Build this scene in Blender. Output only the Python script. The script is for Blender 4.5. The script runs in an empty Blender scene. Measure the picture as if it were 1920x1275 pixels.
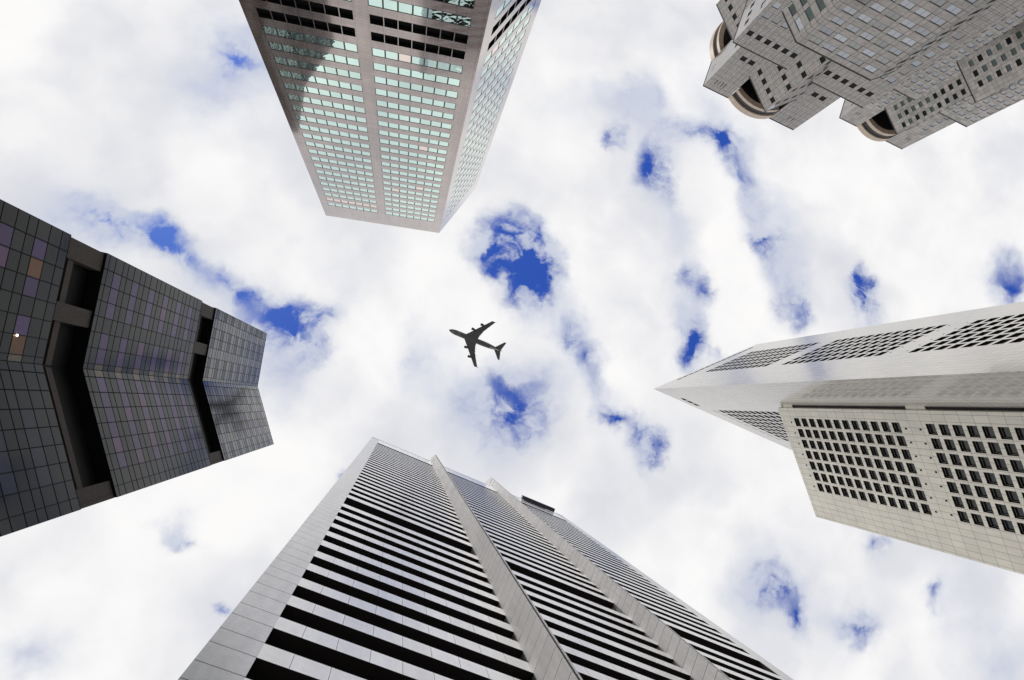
import bpy, math, random
from mathutils import Vector, Matrix
random.seed(7)
sc = bpy.context.scene
col = sc.collection

# ------------------------------------------------------------------ camera
cd = bpy.data.cameras.new("camera"); cam = bpy.data.objects.new("camera", cd); col.objects.link(cam)
sc.camera = cam
cd.sensor_width = 36.0; cd.sensor_fit = 'HORIZONTAL'; cd.lens = 20.625; cd.clip_start = 0.1; cd.clip_end = 20000
RX = Vector((0.9827237, 0.00951027, -0.18483419)); UP = Vector((-0.00951027, -0.99476478, -0.10174766))
BK = Vector((-0.18483419, 0.10174766, -0.97748848))
cam.matrix_world = Matrix(((RX.x, UP.x, BK.x, 0), (RX.y, UP.y, BK.y, 0), (RX.z, UP.z, BK.z, 0), (0, 0, 0, 1)))
GROUND = -1.6

def screen(p):
    d = -(p.dot(BK))
    if d <= 0.1: return None
    return (960 + 1100 * p.dot(RX) / d, 637.5 - 1100 * p.dot(UP) / d)

# ------------------------------------------------------------------ light
SUN = Vector((-0.32, -0.385, 0.866)).normalized()
HOLES = [(0.214,-0.243,0.04,0.06,-0.03,1.5),(0.157,-0.254,0.0423,0.0282,0.32,0.75),(0.238,-0.217,0.0293,0.0244,-0.03,0.7),(0.191,-0.302,0.0581,0.0291,-0.05,0.2),(0.212,0.0,0.0473,0.052,0.01,0.459),(0.132,0.031,0.0504,0.0366,0.02,0.3213),(0.188,0.036,0.0561,0.0374,0.02,0.3443),(0.179,-0.028,0.0562,0.0187,-0.34,0.3),(-0.195,-0.142,0.0497,0.0207,0.2,0.75),(-0.182,-0.111,0.0248,0.0149,-0.01,0.7),(-0.132,-0.125,0.0254,0.0127,-0.38,0.5),(-0.145,-0.071,0.0218,0.0134,-0.64,0.8),(-0.249,-0.18,0.0148,0.0098,0.35,0.6),(-0.274,-0.201,0.0113,0.008,-0.03,0.5),(-0.366,-0.261,0.0222,0.0238,0.34,0.8),(-0.343,-0.221,0.0281,0.0112,0.44,0.55),(-0.445,-0.275,0.0263,0.0124,0.35,0.5),(-0.415,-0.266,0.0465,0.0155,0.25,0.3),(-0.31,-0.205,0.0729,0.0243,0.44,0.28),(-0.474,-0.306,0.0464,0.0193,0.44,0.25),(0.474,-0.426,0.026,0.0368,-0.06,0.85),(0.386,-0.479,0.0137,0.0169,-0.07,0.7),(0.612,-0.483,0.0258,0.0235,-0.85,0.85),(0.582,-0.508,0.0191,0.0106,0.46,0.5),(0.538,-0.518,0.0432,0.0151,0.18,0.35),(0.64,-0.429,0.0183,0.0229,-0.06,0.4),(0.694,-0.304,0.0184,0.0184,-0.04,0.6),(0.676,-0.356,0.0165,0.0471,-0.36,0.3),(0.534,-0.234,0.013,0.0152,-0.03,0.5),(0.559,-0.206,0.0153,0.0131,-0.03,0.45),(0.757,-0.171,0.0335,0.0246,0.31,0.5),(0.726,-0.236,0.0291,0.035,-0.65,0.32),(0.9,-0.202,0.0168,0.0384,0.1,0.85),(0.895,-0.242,0.0147,0.0244,-0.03,0.4),(1.264,-0.236,0.0466,0.0329,-0.03,0.56),(1.255,-0.27,0.0411,0.0274,-0.03,0.28),(0.537,-0.097,0.0191,0.0275,0.16,0.85),(0.527,-0.145,0.0212,0.0424,0.15,0.3),(0.334,-0.079,0.0253,0.0195,0.51,0.35),(0.297,-0.12,0.0178,0.0138,-0.01,0.4),(0.343,-0.027,0.0199,0.0598,-0.16,0.3),(0.366,0.042,0.0239,0.011,0.02,0.75),(0.432,0.071,0.0264,0.0224,0.02,0.6),(0.444,0.099,0.0163,0.0224,0.03,0.6),(0.426,-0.572,0.0325,0.0151,-0.09,0.3),(0.67,0.34,0.0323,0.0194,0.07,0.6375),(0.708,0.401,0.016,0.0298,-0.23,0.68),(0.647,0.341,0.0641,0.0427,0.07,0.25),(0.834,0.418,0.0204,0.0204,0.08,0.5525),(0.817,0.414,0.045,0.0281,0.08,0.25),(0.899,0.279,0.0187,0.0187,0.05,0.45),(1.013,0.375,0.0144,0.0193,0.07,0.34),(-0.267,-0.577,0.0219,0.0202,-0.1,0.6),(-0.287,-0.536,0.0666,0.05,-0.1,0.3),(-0.252,-0.634,0.0598,0.0342,-0.11,0.2),(-0.269,0.32,0.0107,0.0092,0.07,0.55),(-0.309,0.207,0.0236,0.0079,0.4,0.35),(-0.329,0.186,0.0151,0.0151,0.05,0.25),(-0.087,0.109,0.0132,0.0066,-0.7,0.5),(0.042,-0.073,0.0358,0.0448,-0.0,0.22),(-0.197,-0.055,0.0325,0.0488,-0.37,0.3),(-0.091,-0.171,0.0344,0.0516,-0.02,0.12),(0.659,-0.462,0.0359,0.1916,-0.61,0.2),(0.487,-0.346,0.0262,0.12,-0.18,0.2),(0.419,-0.529,0.1239,0.0413,0.27,0.2),(0.286,-0.141,0.0397,0.0696,-0.35,0.2),(1.042,0.386,0.0728,0.0485,0.07,0.14),(1.254,-0.503,0.1118,0.0839,-0.07,0.084),(-0.516,-0.27,0.0593,0.0297,0.15,0.2),(-0.518,0.368,0.0411,0.0274,0.09,0.2),(1.152,0.513,0.0622,0.0498,0.09,0.25)]
world = bpy.data.worlds.new("World"); sc.world = world; world.use_nodes = True
nt = world.node_tree; nt.nodes.clear()
N = lambda t, **k: _node(nt, t, **k)
def _node(tree, t, **k):
    n = tree.nodes.new(t)
    for a, b in k.items(): setattr(n, a, b)
    return n
def link(tree, a, b): tree.links.new(a, b)
def M(tree, op, a, b=None, c=None, clamp=False):
    n = tree.nodes.new('ShaderNodeMath'); n.operation = op; n.use_clamp = clamp
    for i, v in enumerate((a, b, c)):
        if v is None: continue
        if isinstance(v, (int, float)): n.inputs[i].default_value = v
        else: tree.links.new(v, n.inputs[i])
    return n.outputs[0]
def VM(tree, op, a, b=None, s=None):
    n = tree.nodes.new('ShaderNodeVectorMath'); n.operation = op
    for i, v in enumerate((a, b)):
        if v is None: continue
        if isinstance(v, (tuple, list)): n.inputs[i].default_value = v
        else: tree.links.new(v, n.inputs[i])
    if s is not None: n.inputs['Scale'].default_value = s
    return n.outputs[0]
def noise(tree, vec, scale, detail, rough=0.55, out=0, dist=0.0):
    n = tree.nodes.new('ShaderNodeTexNoise'); n.inputs['Scale'].default_value = scale
    n.inputs['Detail'].default_value = detail; n.inputs['Roughness'].default_value = rough
    n.inputs['Distortion'].default_value = dist
    tree.links.new(vec, n.inputs['Vector']); return n.outputs[out]
def smooth(tree, v, a, b, lo=0.0, hi=1.0):
    n = tree.nodes.new('ShaderNodeMapRange'); n.interpolation_type = 'SMOOTHSTEP'
    tree.links.new(v, n.inputs[0])
    for i, x in zip((1, 2, 3, 4), (a, b, lo, hi)): n.inputs[i].default_value = x
    return n.outputs[0]

sky = N('ShaderNodeTexSky'); sky.sky_type = 'NISHITA'; sky.sun_disc = False
sky.sun_elevation = math.asin(SUN.z); sky.sun_rotation = math.atan2(SUN.x, SUN.y)
tc = N('ShaderNodeTexCoord')
sx = N('ShaderNodeSeparateXYZ'); link(nt, tc.outputs['Generated'], sx.inputs[0])
zc = M(nt, 'MAXIMUM', sx.outputs[2], 0.12)
cx = N('ShaderNodeCombineXYZ')
link(nt, M(nt, 'DIVIDE', sx.outputs[0], zc), cx.inputs[0]); link(nt, M(nt, 'DIVIDE', sx.outputs[1], zc), cx.inputs[1])
P = cx.outputs[0]                                    # position on a flat cloud layer one unit up
w1 = VM(nt, 'SCALE', VM(nt, 'SUBTRACT', noise(nt, P, 8.0, 6.0, 0.55, 1), (.5, .5, .5)), s=0.13)
w2 = VM(nt, 'SCALE', VM(nt, 'SUBTRACT', noise(nt, P, 34.0, 5.0, 0.65, 1), (.5, .5, .5)), s=0.028)
PW = VM(nt, 'ADD', VM(nt, 'ADD', P, w1), w2)
acc = None; veil = None
for (x, y, rx, ry, an, amp) in HOLES:
    mp = N('ShaderNodeMapping', vector_type='TEXTURE')
    mp.inputs['Location'].default_value = (x, y, 0); mp.inputs['Rotation'].default_value = (0, 0, an)
    mp.inputs['Scale'].default_value = (rx * (2.2 if amp > .33 else 3.0) + .01, ry * (2.2 if amp > .33 else 3.0) + .01, 1)
    link(nt, PW, mp.inputs['Vector'])
    g = N('ShaderNodeTexGradient', gradient_type='QUADRATIC_SPHERE'); link(nt, mp.outputs[0], g.inputs[0])
    if amp > .33: acc = M(nt, 'MULTIPLY', g.outputs[1], amp * 1.85) if acc is None else M(nt, 'MULTIPLY_ADD', g.outputs[1], amp * 1.85, acc)
    else: veil = M(nt, 'MULTIPLY', g.outputs[1], amp * 3.3) if veil is None else M(nt, 'MULTIPLY_ADD', g.outputs[1], amp * 3.3, veil)
n_edge = noise(nt, P, 13.0, 4.0, 0.55)
n_big = noise(nt, P, 2.4, 3.0, 0.5, 0, 0.4)
far = noise(nt, VM(nt, 'ADD', P, (4.3, 7.1, 0)), 1.6, 6.0, 0.6)
rr = N('ShaderNodeVectorMath', operation='LENGTH'); link(nt, P, rr.inputs[0])
farmask = smooth(nt, rr.outputs['Value'], 1.25, 2.2)
far_h = M(nt, 'MULTIPLY', farmask, smooth(nt, far, .56, .68))
n_wisp = noise(nt, VM(nt, 'ADD', P, w1), 17.0, 7.0, 0.56)
a2 = M(nt, 'MULTIPLY', M(nt, 'ADD', M(nt, 'MULTIPLY_ADD', veil, .35, acc), far_h), smooth(nt, n_wisp, 0.34, 0.64, 0.25, 1.5))
dens = M(nt, 'ADD', a2, M(nt, 'MULTIPLY', M(nt, 'SUBTRACT', n_edge, 0.5), 0.4))
hole = M(nt, 'MULTIPLY', smooth(nt, dens, 0.12, 1.6), 0.98)
thin = smooth(nt, M(nt, 'ADD', dens, M(nt, 'MULTIPLY', M(nt, 'SUBTRACT', n_big, .5), .9)), -0.05, 0.75)
# cloud brightness: billows
bil = noise(nt, VM(nt, 'ADD', P, w1), 4.2, 3.5, 0.5)
bright = smooth(nt, M(nt, 'ADD', M(nt, 'MULTIPLY', n_big, 0.5), M(nt, 'MULTIPLY', bil, 0.5)), 0.36, 0.60)
bright = M(nt, 'MULTIPLY', bright, M(nt, 'SUBTRACT', 1.0, M(nt, 'MULTIPLY', thin, 0.75)))
cm = N('ShaderNodeMix', data_type='RGBA')
cm.inputs[6].default_value = (5.8, 5.9, 6.3, 1); cm.inputs[7].default_value = (8.0, 7.9, 7.85, 1)
link(nt, bright, cm.inputs[0])
lav = N('ShaderNodeMix', data_type='RGBA'); lav.inputs[7].default_value = (4.5, 4.9, 5.95, 1)
link(nt, M(nt, 'MULTIPLY', smooth(nt, M(nt, 'ADD', M(nt, 'ADD', veil, acc), M(nt, 'MULTIPLY', M(nt, 'SUBTRACT', n_edge, .5), .5)), 0.0, 0.9), 0.8), lav.inputs[0]); link(nt, cm.outputs[2], lav.inputs[6])
tint = N('ShaderNodeMix', data_type='RGBA'); tint.blend_type = 'MULTIPLY'; tint.inputs[0].default_value = 1.0
link(nt, sky.outputs[0], tint.inputs[6]); tint.inputs[7].default_value = (0.35, 0.6, 1.3, 1)
deep = N('ShaderNodeMix', data_type='RGBA'); deep.inputs[0].default_value = 0.8
link(nt, tint.outputs[2], deep.inputs[6]); deep.inputs[7].default_value = (0.05, 0.5, 3.3, 1)
fin_ = N('ShaderNodeMix', data_type='RGBA')
link(nt, hole, fin_.inputs[0]); link(nt, lav.outputs[2], fin_.inputs[6]); link(nt, deep.outputs[2], fin_.inputs[7])
bg = N('ShaderNodeBackground'); bg.inputs['Strength'].default_value = 0.1
link(nt, fin_.outputs[2], bg.inputs['Color'])
wo = N('ShaderNodeOutputWorld'); link(nt, bg.outputs[0], wo.inputs[0])

ld = bpy.data.lights.new("sun", 'SUN'); ld.energy = 1.3; ld.angle = math.radians(12); ld.color = (1.0, 0.96, 0.9)
sun = bpy.data.objects.new("sun", ld); col.objects.link(sun)
sun.rotation_euler = SUN.to_track_quat('Z', 'Y').to_euler()

sc.view_settings.view_transform = 'Standard'; sc.view_settings.look = 'None'
sc.view_settings.exposure = 0.3; sc.view_settings.gamma = 1.0
sc.cycles.max_bounces = 8; sc.cycles.glossy_bounces = 5; sc.cycles.diffuse_bounces = 3

# ------------------------------------------------------------------ materials
def mat(name, base, rough=0.4, metal=0.0, spec=0.5, coat=0.0, coat_r=0.05, lines=None, var=0.0, hue=None,
        dirt=0.0, wave=0.0, fine=0.0, objvar=0.0, ior=1.5):
    """lines: list of (axis, period, offset, width, darkness); hue: second panel colour; all in metres along the wall"""
    m = bpy.data.materials.new(name); m.use_nodes = True
    t = m.node_tree; t.nodes.clear()
    b = t.nodes.new('ShaderNodeBsdfPrincipled'); o = t.nodes.new('ShaderNodeOutputMaterial'); link(t, b.outputs[0], o.inputs[0])
    b.inputs['Roughness'].default_value = rough; b.inputs['Metallic'].default_value = metal
    b.inputs['Specular IOR Level'].default_value = spec; b.inputs['IOR'].default_value = ior
    b.inputs['Coat Weight'].default_value = coat; b.inputs['Coat Roughness'].default_value = coat_r
    uv = t.nodes.new('ShaderNodeUVMap'); uv.uv_map = 'wall'
    s = t.nodes.new('ShaderNodeSeparateXYZ'); link(t, uv.outputs[0], s.inputs[0])
    geo = t.nodes.new('ShaderNodeTexCoord')
    rgb = t.nodes.new('ShaderNodeRGB'); rgb.outputs[0].default_value = (*base, 1); c = rgb.outputs[0]
    if (var or hue) and lines:
        cu = t.nodes.new('ShaderNodeCombineXYZ')
        pu = [l for l in lines if l[0] == 'u']; pz = [l for l in lines if l[0] == 'z']
        for i, (ax, ll) in enumerate(((0, pu), (1, pz))):
            if ll:
                l = ll[0]
                link(t, M(t, 'FLOOR', M(t, 'DIVIDE', M(t, 'SUBTRACT', s.outputs[ax], l[2]), l[1])), cu.inputs[i])
        wn = t.nodes.new('ShaderNodeTexWhiteNoise'); wn.noise_dimensions = '2D'; link(t, cu.outputs[0], wn.inputs['Vector'])
        if hue:
            mx = t.nodes.new('ShaderNodeMix'); mx.data_type = 'RGBA'
            link(t, wn.outputs['Value'], mx.inputs[0]); link(t, c, mx.inputs[6]); mx.inputs[7].default_value = (*hue, 1); c = mx.outputs[2]
        if var:
            sp = t.nodes.new('ShaderNodeSeparateColor'); link(t, wn.outputs['Color'], sp.inputs[0])
            f = M(t, 'ADD', 1 - var, M(t, 'MULTIPLY', sp.outputs[1], 2 * var))
            c = VM(t, 'SCALE', c, None); c.node.inputs['Scale'].default_value = 1
            link(t, f, c.node.inputs['Scale'])
    if objvar:
        oi = t.nodes.new('ShaderNodeObjectInfo')
        f = M(t, 'ADD', 1 - objvar, M(t, 'MULTIPLY', oi.outputs['Random'], 2 * objvar))
        c = VM(t, 'SCALE', c, None); link(t, f, c.node.inputs['Scale'])
    if dirt:
        mpn = t.nodes.new('ShaderNodeMapping'); mpn.inputs['Scale'].default_value = (0.9, 0.07, 1); link(t, uv.outputs[0], mpn.inputs[0])
        dn = noise(t, mpn.outputs[0], 1.0, 6.0, 0.65)
        dn2 = noise(t, geo.outputs['Object'], 0.12, 4.0, 0.6)
        f = smooth(t, M(t, 'ADD', M(t, 'MULTIPLY', dn, .6), M(t, 'MULTIPLY', dn2, .4)), 0.35, 0.62, 1 - dirt, 1 + dirt * .35)
        c = VM(t, 'SCALE', c, None); link(t, f, c.node.inputs['Scale'])
    if fine:
        dn = noise(t, geo.outputs['Object'], 2.2, 5.0, 0.7)
        f = smooth(t, dn, 0.3, 0.7, 1 - fine, 1 + fine)
        c = VM(t, 'SCALE', c, None); link(t, f, c.node.inputs['Scale'])
    if lines:
        for (ax, per, off, wid, dk) in lines:
            src = s.outputs[0 if ax == 'u' else 1]
            fr = M(t, 'FRACT', M(t, 'DIVIDE', M(t, 'ADD', M(t, 'SUBTRACT', src, off), wid / 2), per))
            on = M(t, 'LESS_THAN', fr, wid / per)
            f = M(t, 'SUBTRACT', 1.0, M(t, 'MULTIPLY', on, dk))
            c = VM(t, 'SCALE', c, None); link(t, f, c.node.inputs['Scale'])
    link(t, c, b.inputs['Base Color'])
    if wave:
        bn = t.nodes.new('ShaderNodeBump'); bn.inputs['Strength'].default_value = wave; bn.inputs['Distance'].default_value = 0.3
        link(t, noise(t, geo.outputs['Object'], 0.55, 2.0, 0.5), bn.inputs['Height']); link(t, bn.outputs[0], b.inputs['Normal'])
    return m

# ------------------------------------------------------------------ mesh building
class MB:
    def __init__(s, org=Vector((0, 0, 0))):
        s.v = []; s.f = []; s.m = []; s.uv = []; s.org = Vector(org)
    def face(s, pts, mi=0, uvs=None):
        k = len(s.v)
        for p in pts: s.v.append(tuple(Vector(p) - s.org))
        s.f.append(tuple(range(k, k + len(pts)))); s.m.append(mi)
        s.uv.extend(uvs if uvs else [(0, 0)] * len(pts))
    def box(s, o, ax, ay, az, mi=0):
        """o = corner, ax, ay, az = edge vectors"""
        o = Vector(o); ax = Vector(ax); ay = Vector(ay); az = Vector(az)
        c = [o, o + ax, o + ax + ay, o + ay]; d = [p + az for p in c]
        lx, ly, lz = ax.length, ay.length, az.length
        s.face([c[3], c[2], c[1], c[0]], mi, [(0, 0), (lx, 0), (lx, ly), (0, ly)])
        s.face(d, mi, [(0, 0), (lx, 0), (lx, ly), (0, ly)])
        z0 = o.z; z1 = d[0].z
        for i in range(4):
            j = (i + 1) % 4; L = (c[j] - c[i]).length
            s.face([c[i], c[j], d[j], d[i]], mi, [(0, z0), (L, z0), (L, z1), (0, z1)])
    def prism(s, poly, z0, z1, mi=0, top=None, bottom=True, skip=(), us=None):
        n = len(poly)
        for i in range(n):
            if i in skip: continue
            a = poly[i]; b = poly[(i + 1) % n]; L = math.hypot(b[0] - a[0], b[1] - a[1])
            s.face([(a[0], a[1], z0), (b[0], b[1], z0), (b[0], b[1], z1), (a[0], a[1], z1)], mi, [(0, z0), (L, z0), (L, z1), (0, z1)])
        s.face([(p[0], p[1], z1) for p in poly], mi if top is None else top, [(p[0], p[1]) for p in poly])
        if bottom: s.face([(p[0], p[1], z0) for p in reversed(poly)], mi if top is None else top, [(p[0], p[1]) for p in reversed(poly)])
    def build(s, name, mats, parent=None, smooth=False):
        me = bpy.data.meshes.new(name); me.from_pydata(s.v, [], s.f)
        for m_ in (mats if isinstance(mats, (list, tuple)) else [mats]): me.materials.append(m_)
        me.polygons.foreach_set('material_index', s.m)
        uvl = me.uv_layers.new(name='wall')
        flat = [c for u in s.uv for c in u]; uvl.data.foreach_set('uv', flat)
        if smooth: me.polygons.foreach_set('use_smooth', [True] * len(s.f))
        me.update()
        o = bpy.data.objects.new(name, me); col.objects.link(o)
        if parent: o.parent = parent
        return o

def empty(name, loc, label, cat, group=None):
    o = bpy.data.objects.new(name, None); o.location = loc; col.objects.link(o)
    o['label'] = label; o['category'] = cat
    if group: o['group'] = group
    return o

class Face:
    """a vertical wall plane: P = plan point of u = 0, d = plan direction of u, out = outward normal"""
    def __init__(s, P, d, out=None):
        s.P = Vector((P[0], P[1], 0)); s.d = Vector((d[0], d[1], 0)).normalized()
        o = Vector((s.d.y, -s.d.x, 0))
        ref = Vector((out[0], out[1], 0)) if out else -s.P
        s.out = o if o.dot(ref) > 0 else -o
    def at(s, u, z, w=0.0): return s.P + s.d * u + s.out * w + Vector((0, 0, z))

def facade(mb, F, u0, u1, z0, z1, ops, depth, mw=0, mr=1, w=0.0):
    """wall sheet from u0..u1, z0..z1 with openings (ua, ub, za, zb) and their reveals"""
    us = sorted({round(x, 4) for x in [u0, u1] + [q for o in ops for q in o[:2]]})
    zs = sorted({round(x, 4) for x in [z0, z1] + [q for o in ops for q in o[2:4]]})
    ui = {x: i for i, x in enumerate(us)}; zi = {x: i for i, x in enumerate(zs)}
    hole = [[False] * (len(us) - 1) for _ in range(len(zs) - 1)]
    for o in ops:
        a, b, c, d = (ui[round(o[0], 4)], ui[round(o[1], 4)], zi[round(o[2], 4)], zi[round(o[3], 4)])
        for j in range(c, d):
            for i in range(a, b): hole[j][i] = True
    j = 0
    while j < len(zs) - 1:
        k = j
        while k + 1 < len(zs) - 1 and hole[k + 1] == hole[j]: k += 1
        i = 0
        while i < len(us) - 1:
            if hole[j][i]: i += 1; continue
            e = i
            while e + 1 < len(us) - 1 and not hole[j][e + 1]: e += 1
            a, b, c, d = us[i], us[e + 1], zs[j], zs[k + 1]
            mb.face([F.at(a, c, w), F.at(b, c, w), F.at(b, d, w), F.at(a, d, w)], mw, [(a, c), (b, c), (b, d), (a, d)])
            i = e + 1
        j = k + 1
    for (a, b, c, d) in [o[:4] for o in ops]:
        for p, q in (((a, c), (b, c)), ((b, c), (b, d)), ((b, d), (a, d)), ((a, d), (a, c))):
            mb.face([F.at(p[0], p[1], w), F.at(q[0], q[1], w), F.at(q[0], q[1], w - depth), F.at(p[0], p[1], w - depth)], mr,
                    [(p[0], p[1]), (q[0], q[1]), (q[0], q[1]), (p[0], p[1])])

def pane_local(mb, X, w, h, fr, proud, sill=None, louvre=0, bars=0):
    """window unit in local axes: x across, y inwards, z up; glass = material 0, frame = material 1"""
    T = X
    def q(pts, mi): mb.face([T @ Vector(p) for p in pts], mi)
    a, b = w / 2, h / 2
    g = fr
    q([(-a + g, 0, -b + g), (a - g, 0, -b + g), (a - g, 0, b - g), (-a + g, 0, b - g)], 0)
    def bar(x0, x1, z0, z1, pr=proud):
        P = [(x0, -pr, z0), (x1, -pr, z0), (x1, -pr, z1), (x0, -pr, z1)]; Q = [(x, 0.02, z) for x, _, z in P]
        q(P, 1)
        for i in range(4): q([Q[i], Q[(i + 1) % 4], P[(i + 1) % 4], P[i]], 1)
    bar(-a, a, -b, -b + g); bar(-a, a, b - g, b); bar(-a, -a + g, -b + g, b - g); bar(a - g, a, -b + g, b - g)
    if sill is not None: bar(-a + g, a - g, -b + sill, -b + sill + g)
    for i in range(bars):
        x = -a + w * (i + 1) / (bars + 1); bar(x - g / 2, x + g / 2, -b + g, b - g)
    for i in range(louvre):
        z = -b + g + (h - 2 * g) * (i + .5) / louvre; bar(-a + g, a - g, z - .04, z + .04, proud * .6)

def place_windows(specs, root, org, limit=100, name='window', stuff='window', far_cut=True):
    """specs: (Face, u centre, z centre, w, h, inset, kw dict, materials)"""
    lst = []
    for s in specs:
        F, u, z, w, h, inset = s[:6]
        pts = [screen(F.at(u + a * w / 2, z + b * h / 2, -inset)) for a, b in ((-1, -1), (1, -1), (1, 1), (-1, 1))]
        if any(p is None for p in pts): area = 0; inf = False
        else:
            area = abs(sum(pts[i][0] * pts[(i + 1) % 4][1] - pts[(i + 1) % 4][0] * pts[i][1] for i in range(4))) / 2
            x = sum(p[0] for p in pts) / 4; y = sum(p[1] for p in pts) / 4
            inf = -10 < x < 1930 and -10 < y < 1285
            near = -350 < x < 2270 and -350 < y < 1625
            if not near: continue
            if len(s) > 8 and not s[8]: inf = False
            if not inf: area = 0
        lst.append((area, s))
    lst.sort(key=lambda t: -t[0])
    cache = {}
    rest = {}
    for k, (area, s) in enumerate(lst):
        F, u, z, w, h, inset, kw, mats = s[:8]
        Y = -F.out; Z = Vector((0, 0, 1)); X = Y.cross(Z)
        c = F.at(u, z, -inset)
        R = Matrix((( X.x, Y.x, 0), (X.y, Y.y, 0), (0, 0, 1))).to_4x4()
        if k < limit and area > 0:
            key = (round(w, 3), round(h, 3), tuple(sorted(kw.items())), tuple(m.name for m in mats))
            if key not in cache:
                mb = MB(); pane_local(mb, Matrix.Identity(4), w, h, **kw)
                o = mb.build(name, mats); cache[key] = o.data; o.parent = root
            else:
                o = bpy.data.objects.new(name, cache[key]); col.objects.link(o); o.parent = root
            o.matrix_local = Matrix.Translation(c - org) @ R
        else:
            key = tuple(m.name for m in mats)
            if key not in rest: rest[key] = (MB(org), mats)
            pane_local(rest[key][0], Matrix.Translation(c) @ R, w, h, **kw)
    if rest:
        allm = []; big = MB(org)
        for mb, mats in rest.values():
            base = len(allm); allm += list(mats); k = len(big.v)
            big.v += mb.v; big.f += [tuple(i + k for i in f) for f in mb.f]; big.m += [i + base for i in mb.m]; big.uv += mb.uv
        o = big.build(name, allm, root); o['kind'] = 'stuff'

def poly_len(a, b): return math.hypot(b[0] - a[0], b[1] - a[1])

# ------------------------------------------------------------------ ground
gm = MB()
S = 3000
gm.face([(-S, -S, GROUND), (S, -S, GROUND), (S, S, GROUND), (-S, S, GROUND)], 0, [(-S, -S), (S, -S), (S, S), (-S, S)])
paving = mat('paving', (0.27, 0.26, 0.25), 0.8, lines=[('u', 1.2, 0, .03, .5), ('z', 1.2, 0, .03, .5)], var=0.12, fine=0.15)
g = gm.build('ground', paving); g['kind'] = 'structure'

# ================================================================== A: pinkish granite slab tower (top)
def tower_granite():
    P0 = (-22.247, -54.495); Q = (10.899, -50.661); R = (22.061, -65.375)
    H = 175.0
    org = Vector(((P0[0] + R[0]) / 2, (P0[1] + R[1]) / 2, GROUND))
    root = empty('office_tower', org, 'pinkish granite tower with rows of pale green mirror windows and two black bands', 'building')
    S_ = (P0[0] + R[0] - Q[0], P0[1] + R[1] - Q[1])
    L1 = poly_len(P0, Q); L2 = poly_len(Q, R)
    F1 = Face(P0, (Q[0] - P0[0], Q[1] - P0[1])); F2 = Face(Q, (R[0] - Q[0], R[1] - Q[1]))
    granite = mat('pink_granite', (0.455, 0.37, 0.335), 0.11, metal=0.6, spec=1.0, ior=1.6, coat=0.8, coat_r=0.03,
                  lines=[('z', 0.6455, 0.36, 0.06, 0.30), ('u', 1.94, 1.95, 0.05, 0.45)], var=0.07, dirt=0.18, fine=.06, wave=0.012)
    reveal = mat('dark_metal_frame', (0.018, 0.022, 0.02), 0.35)
    glass = mat('green_mirror_glass', (0.66, 0.86, 0.78), 0.02, metal=1.0, wave=0.035, objvar=0.09)
    vent = mat('vent_dark', (0.012, 0.012, 0.012), 0.6, spec=.1)
    ops1 = []; ops2 = []; sp = []; vs = []
    g1 = [(1.95 + 1.925 * i, 1.95 + 1.925 * (i + 1)) for i in range(7)] + [(17.55 + 1.965 * i, 17.55 + 1.965 * (i + 1)) for i in range(7)]
    g2 = [(2.25 + 1.965 * i, 2.25 + 1.965 * (i + 1)) for i in range(7)]
    glass_pink = mat('blush_mirror_glass', (0.86, 0.76, 0.68), 0.03, metal=1.0, wave=0.035, objvar=0.04)
    for k in range(0, 33):
        z = 162.4 - 3.873 * k; h = 2.3 if k == 0 else 2.12
        black = k in (21, 22)
        for F, gg, ops in ((F1, g1, ops1), (F2, g2, ops2)):
            if black:
                for (a, b) in gg:
                    ops.append((a + .06, b - .06, z, z + 2.05)); vs.append((F, (a + b) / 2, z + 1.02, b - a - .12, 2.05, 0.55, dict(fr=.05, proud=.05, louvre=6), [vent, vent]))
            else:
                runs = ((gg[0][0], gg[6][1]), (gg[7][0], gg[13][1])) if len(gg) > 7 else ((gg[0][0], gg[6][1]),)
                for (a, b) in runs: ops.append((a, b, z, z + h))
                for i, (a, b) in enumerate(gg):
                    gl = glass_pink if (k == 1 and i < 7 and F is F1) or random.random() < .012 else glass
                    sp.append((F, (a + b) / 2, z + h / 2, b - a, h, 0.035, dict(fr=.11, proud=.02), [gl, reveal]))
    mb = MB(org)
    facade(mb, F1, 0, L1, GROUND, H, ops1, 0.56)
    facade(mb, F2, 0, L2, GROUND, H, ops2, 0.56)
    poly = [P0, Q, R, S_]
    mb.prism(poly, GROUND, H, 0, skip=(0, 1), bottom=False)
    mb.build('wall', [granite, reveal], root)
    place_windows(sp, root, org, 100, 'window')
    place_windows(vs, root, org, 100, 'louvre_vent')
    rp = MB(org)
    inner = 0.25
    for F, L in ((F1, L1), (F2, L2)):
        rp.box(F.at(0, H + .003, -.4), F.d * L, -F.out * 0.5, (0, 0, 0.25))
    rp.build('roof_coping', granite, root)
tower_granite()

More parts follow.
